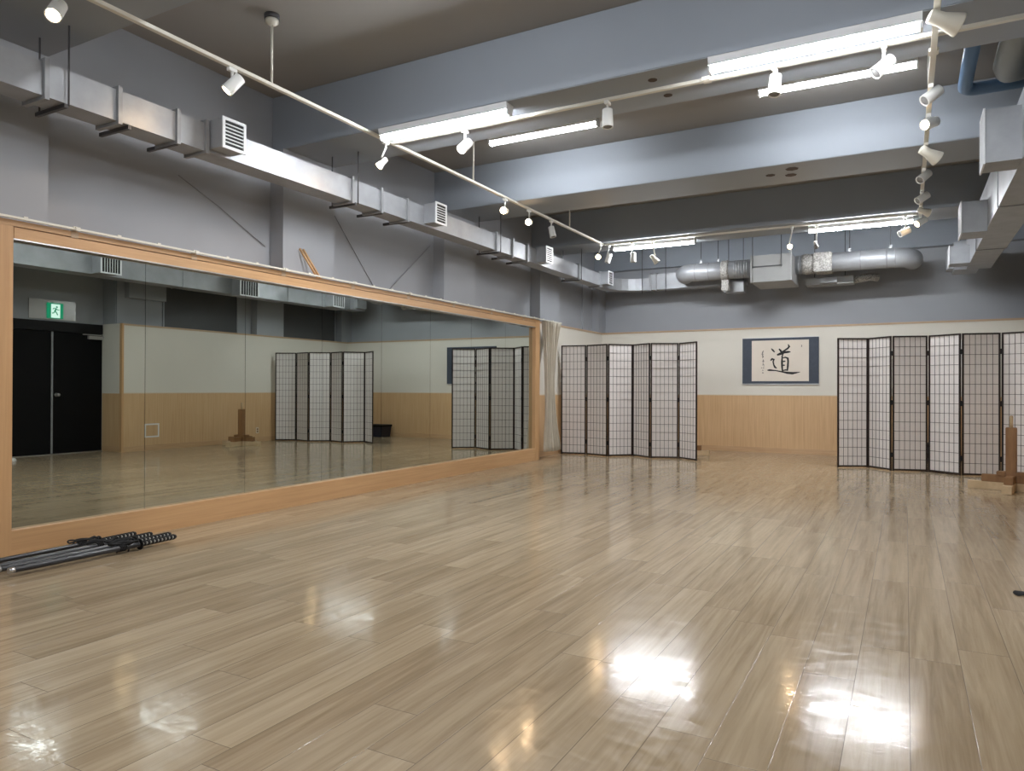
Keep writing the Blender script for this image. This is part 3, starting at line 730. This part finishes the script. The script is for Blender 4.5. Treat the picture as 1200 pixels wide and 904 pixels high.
part('base', MB().lathe((1.49, 5.744, 0), (0, 0, 1), [(0, .052), (.012, .05)], 16), STEEL, ds)
# storage box behind the right screen (seen in the mirror)
bx = thing('storage_box', 'navy lidded storage box on the floor by the back wall, seen in the mirror', 'storage box', (.43, 12.75, 0))
m = MB(); a, b = [(.21, 12.60), (.66, 12.60), (.66, 12.90), (.21, 12.90)], [(.185, 12.58), (.685, 12.58), (.685, 12.92), (.185, 12.92)]
v0 = [m.bm.verts.new((x, y, .0)) for x, y in a]; v1 = [m.bm.verts.new((x, y, .23)) for x, y in b]
m.bm.faces.new(v0[::-1]); m.bm.faces.new(v1)
for k in range(4): m.bm.faces.new((v0[k], v0[(k + 1) % 4], v1[(k + 1) % 4], v1[k]))
part('tub', m, BOXB, bx)
part('lid', MB().box(.17, .70, 12.565, 12.935, .23, .275, bev=.008), BLACK, bx)

# ------------------------------------------------------------------ cutting stands
def stand(c, rz, label, arm=.40):
    e = thing('cutting_stand', label, 'cutting stand', (*c, 0), 'wooden cutting stands'); e.rotation_euler.z = rz
    def P(n, mb, mat): mb.build(n, mat, e)
    for k, (x0, x1, y0, y1) in enumerate(((-arm, -.045, -.045, .045), (.045, arm, -.045, .045), (-.045, .045, -arm, -.045), (-.045, .045, .045, arm))):
        P('foot', MB().box(x0, x1, y0, y1, 0, .085, bev=.004), PINE)
    P('core', MB().box(-.045, .045, -.045, .045, 0, .085), PINE)
    for x0, x1, y0, y1 in ((-.27, -.05, -.04, .04), (.05, .27, -.04, .04), (-.04, .04, -.27, -.05), (-.04, .04, .05, .27)):
        P('brace', MB().box(x0, x1, y0, y1, .085, .165, bev=.004), BROWN)
    for x in (-.13, .05): P('collar', MB().box(x, x + .08, -.06, .06, .165, .205, bev=.003), BROWN)
    P('post', MB().box(-.048, .048, -.048, .048, .085, .685, bev=.004), BROWN)
    P('peg', MB().lathe((0, 0, .685), (0, 0, 1), [(0, .017), (.12, .016), (.128, .010)], 12), PINE)
    return e
stand((1.005, 9.46), math.radians(-12), 'wooden cutting stand with upright post standing before the right folding screen')
stand((-3.22, 11.86), math.radians(4), 'wooden cutting stand behind the left folding screen, only a foot showing')

# ------------------------------------------------------------------ practice swords on the floor
def sword(hilt_end, tip, z, label, saya, bow, seed):
    r = random.Random(seed)
    a = Vector((*hilt_end, z)); b = Vector((*tip, z)); d = (b - a).normalized(); L = (b - a).length
    n = Vector((-d.y, d.x, 0))
    def at(t): 
        s = t / L
        return a + d * t + n * bow * 4 * s * (1 - s)
    e = thing('practice_sword', label, 'sword', (a.x, a.y, 0), 'sheathed practice swords')
    HL = .265
    part('hilt', MB().tube([at(.006 + HL * k / 8) for k in range(9)], .0125, 12), RAY, e)
    w = MB()
    for sgn in (1, -1):
        pts = []
        for k in range(121):
            t = .006 + HL * k / 120; ang = sgn * 2 * PI * 9 * k / 120
            pts.append(at(t) + n * .0135 * math.cos(ang) + Vector((0, 0, 1)) * .0135 * math.sin(ang))
        w.tube(pts, .0068, 6)
    part('hilt_wrap', w, CORD, e)
    part('pommel', MB().tube([at(-.010), at(-.004), at(.008), at(.016)], .016, 14, [.010, .0155, .0165, .015]), BLACK, e)
    part('guard', MB().lathe(at(HL + .010) , d, [(-.004, .034), (-.003, .037), (.003, .037), (.004, .034)], 24), BLACK, e)
    T = L - HL - .018; t0 = HL + .018
    part('scabbard', MB().tube([at(t0 + T * k / 20) for k in range(21)], .018, 14, [.0185] * 4 + [.0175] * 14 + [.0165, .0155, .014]), saya, e)
    part('collar_ring', MB().tube([at(t0), at(t0 + .012)], .0195, 14), ROD, e)
    part('tip_cap', MB().tube([at(t0 + T - .03), at(t0 + T + .002)], .0175, 14), STEEL, e)
    part('cord_knob', MB().box(-.012, .012, -.006, .006, -.004, .014, Matrix.Translation(at(t0 + .09) + Vector((0, 0, .018)))), BLACK, e)
    c = MB()
    k0 = at(t0 + .09) + Vector((0, 0, .022)); pts = [k0]
    for i in range(1, 26):
        q = i / 25
        base = at(t0 + .02 + .17 * (0.5 + .5 * math.sin(q * 9 + seed)))
        pts.append(base + n * (.034 * math.cos(q * 11 + seed)) + Vector((0, 0, .020 + .016 * abs(math.sin(q * 14 + seed)))))
    for i in range(1, 7):
        q = i / 6; pts.append(pts[25] + n * (-.06 * q if seed % 2 else .05 * q) + d * (.08 * q * (1 if seed % 3 else -.6)) + Vector((0, 0, -(pts[25].z - .006) * q)))
    sm = []
    for i in range(len(pts) - 1):
        for k in range(3):
            p0, p1, p2, p3 = pts[max(i - 1, 0)], pts[i], pts[i + 1], pts[min(i + 2, len(pts) - 1)]; t = k / 3
            sm.append(.5 * ((2 * p1) + (p2 - p0) * t + (2 * p0 - 5 * p1 + 4 * p2 - p3) * t * t + (3 * p1 - p0 - 3 * p2 + p3) * t ** 3))
    c.tube(sm + [pts[-1]], .0055, 6)
    # wound turns of the cord round the scabbard
    for j in range(4):
        q0 = t0 + .10 + .012 * j
        c.tube([at(q0 + .004 * k / 12) + (n * math.cos(2 * PI * k / 12) + Vector((0, 0, 1)) * math.sin(2 * PI * k / 12)) * .0215 for k in range(13)], .0045, 6)
    part('cord', c, CORD, e)
    return e
sword((-4.525, 3.320), (-4.495, 2.235), .038, 'sheathed sword nearest the room, its silver scabbard tip at the photo edge', SAYAG, .012, 1)
sword((-4.615, 3.345), (-4.575, 2.20), .040, 'second sheathed sword from the room, hilt beside the nearest one', SAYAG, .012, 2)
sword((-4.737, 3.285), (-4.655, 2.19), .039, 'third sheathed sword from the room, lower hilt of the pair by the plinth', SAYAG, .010, 5)
sword((-4.848, 3.235), (-4.790, 2.18), .040, 'black sheathed sword lying closest to the mirror plinth', SAYA, .010, 4)
# dark fringe at the right edge of the photo
tf = thing('floor_tassel', 'black cord tassel on the bare floor at the right edge of the photo', 'tassel', (.62, 4.68, 0))
m = MB()
for k in range(9):
    a = PI + (k - 4) * .12
    m.tube([(.62, 4.68, .012), (.62 + .06 * math.cos(a), 4.68 + .05 * math.sin(a), .010), (.62 + .115 * math.cos(a), 4.68 + .12 * math.sin(a), .004)], .003, 6, [.004, .004, .002])
part('fringe', m, CORD, tf)
part('knot', MB().tube([(.60, 4.68, .012), (.63, 4.682, .014), (.75, 4.70, .010), (.9, 4.66, .008)], .008, 8), CORD, tf)
